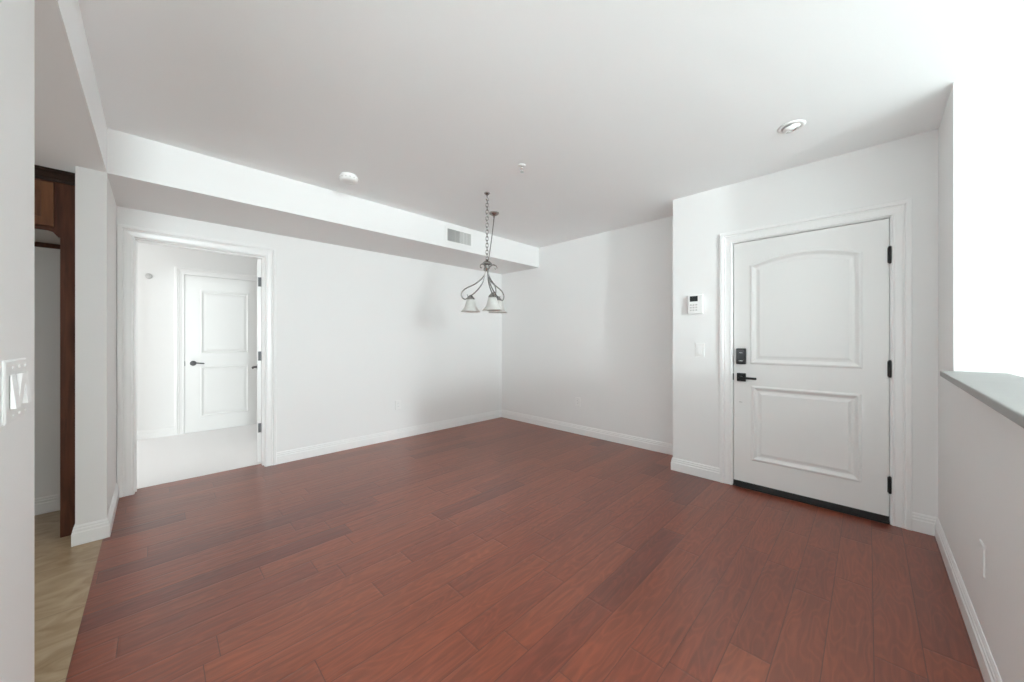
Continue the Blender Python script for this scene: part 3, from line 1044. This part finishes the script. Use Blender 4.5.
vt = thing('air_vent', 'small rectangular air grille on the soffit face behind the chandelier', 'air vent', (2.475, ys, 2.398), ON_BACK)
VW, VH = 0.335, 0.135
bm = bmesh.new()
for b in ((-VW / 2 - 0.028, VW / 2 + 0.028, VH / 2, VH / 2 + 0.022), (-VW / 2 - 0.028, VW / 2 + 0.028, -VH / 2 - 0.022, -VH / 2),
          (-VW / 2 - 0.028, -VW / 2, -VH / 2, VH / 2), (VW / 2, VW / 2 + 0.028, -VH / 2, VH / 2)):
    box(bm, b[0], b[1], -0.006, 0.0, b[2], b[3])
obj('frame', bm, 'plastic', vt, bevel=0.002)
bm = bmesh.new()
box(bm, -VW / 2, VW / 2, -0.0012, 0.0, -VH / 2, VH / 2)
obj('backing', bm, 'ductdark', vt)
bm = bmesh.new()
for k in range(22):
    x = -VW / 2 + 0.008 + k * (VW - 0.016) / 21
    s = 0.0045 if k % 7 else 0.006
    v_ = box(bm, x - 0.0012, x + 0.0012, -0.0055, -0.0012, -VH / 2, VH / 2)
    for q in v_:
        if q.co.y < -0.004:
            q.co.x += s * (1 if k > 10 else -1)
for x in (0.055, 0.10):
    box(bm, x, x + 0.008, -0.0065, -0.0012, -VH / 2, VH / 2)
obj('grille', bm, 'duct', vt)

# ------------------------------------------------------------------ wall plates and controls
kp = thing('alarm_keypad', 'white wall keypad with a dark screen left of the entry door', 'keypad', (xC, 1.092, 1.535), ON_RIGHT)
bm = bmesh.new()
rbox(bm, -0.062, 0.062, -0.034, 0.0, -0.084, 0.086, 0.005, 2)
kb = obj('body', bm, 'plastic', kp)
bm = bmesh.new()
box(bm, -0.044, 0.022, -0.0355, -0.033, 0.026, 0.074)
obj('screen', bm, 'screen', kp)
for r_ in range(3):
    for c_ in range(3):
        bm = bmesh.new()
        rbox(bm, -0.044 + c_ * 0.023, -0.044 + c_ * 0.023 + 0.017, -0.037, -0.033, -0.058 + r_ * 0.024, -0.058 + r_ * 0.024 + 0.014, 0.0015, 1)
        obj('key', bm, 'duct', kp)


def rocker_switch(x, z, loc, rz, label, group=None):
    t = thing('light_switch', label, 'light switch', loc, rz, group)
    bm = bmesh.new()
    plate(bm, 0, 0, 0.078, 0.124, 0.0, -0.006)
    obj('plate', bm, 'plastic', t)
    bm = bmesh.new()
    v = box(bm, -0.0165, 0.0165, -0.011, -0.005, -0.033, 0.033)
    for q in v:
        if q.co.y < -0.008 and q.co.z > 0:
            q.co.y += 0.004
    obj('rocker', bm, 'trim', t, bevel=0.0015)
    return t


rocker_switch(0, 0, (xC, 1.062, 1.128), ON_RIGHT, 'white rocker light switch under the alarm keypad')


def outlet(loc, rz, label):
    t = thing('wall_outlet', label, 'outlet', loc, rz, 'duplex outlets low on the walls')
    bm = bmesh.new()
    plate(bm, 0, 0, 0.072, 0.117, 0.0, -0.006)
    obj('plate', bm, 'plastic', t)
    for s in (-1, 1):
        bm = bmesh.new()
        lathe(bm, ((0.0165, -0.005), (0.0165, -0.0085), (0.0155, -0.0092)), 24, 'y')
        for v in bm.verts:
            v.co.z = max(-0.0135, min(0.0135, v.co.z)) + s * 0.020
        rc = obj('receptacle', bm, 'trim', t)
        bm = bmesh.new()
        for dx in (-0.0062, 0.0062):
            box(bm, dx - 0.0011, dx + 0.0011, -0.0096, -0.0088, s * 0.020 - 0.001, s * 0.020 + 0.007)
        obj('slots', bm, 'slot', rc)
    bm = bmesh.new()
    lathe(bm, ((0.003, -0.0055), (0.003, -0.0070), (0.002, -0.0074)), 12, 'y')
    obj('screw', bm, 'grayplastic', t)
    return t


outlet((2.119, yA, 0.414), ON_BACK, 'white outlet low on the blank wall under the soffit')
outlet((xB, 2.663, 0.412), ON_RIGHT, 'white outlet low on the wall left of the entry corner')
bl = thing('blank_wall_plate', 'blank cover plate painted like the half wall under the ledge', 'wall plate', (2.215, yD, 0.392), ON_HALF)
bm = bmesh.new()
plate(bm, 0, 0, 0.074, 0.118, 0.0, -0.005)
obj('plate', bm, 'wall', bl)
for s in (-1, 1):
    bm = bmesh.new()
    lathe(bm, ((0.003, -0.0045), (0.003, -0.0058), (0.002, -0.0062)), 12, 'y', (0, 0, s * 0.042))
    obj('screw', bm, 'wall', bl)

# three gang dimmer plate on the wall beside the camera
sg = thing('switch_plate', 'white three gang switch plate on the wall beside the camera', 'light switch', (xP, 1.272, 1.115), ON_LEFT)
bm = bmesh.new()
plate(bm, 0, 0, 0.168, 0.128, 0.0, -0.0045)
obj('plate', bm, 'wall', sg)
for k, tilt in ((-1, 1), (0, -1), (1, 1)):
    bm = bmesh.new()
    cx_ = k * 0.047
    v = box(bm, cx_ - 0.0165, cx_ + 0.0165, -0.014, -0.006, -0.034, 0.034)
    for q in v:
        if q.co.y < -0.010 and q.co.z * tilt > 0:
            q.co.y += 0.006
    obj('paddle', bm, 'trim', sg, bevel=0.0015)
    for s in (-1, 1):
        bm = bmesh.new()
        lathe(bm, ((0.0032, -0.0065), (0.0032, -0.0080), (0.002, -0.0084)), 12, 'y', (cx_, 0, s * 0.049))
        obj('screw', bm, 'plastic', sg)
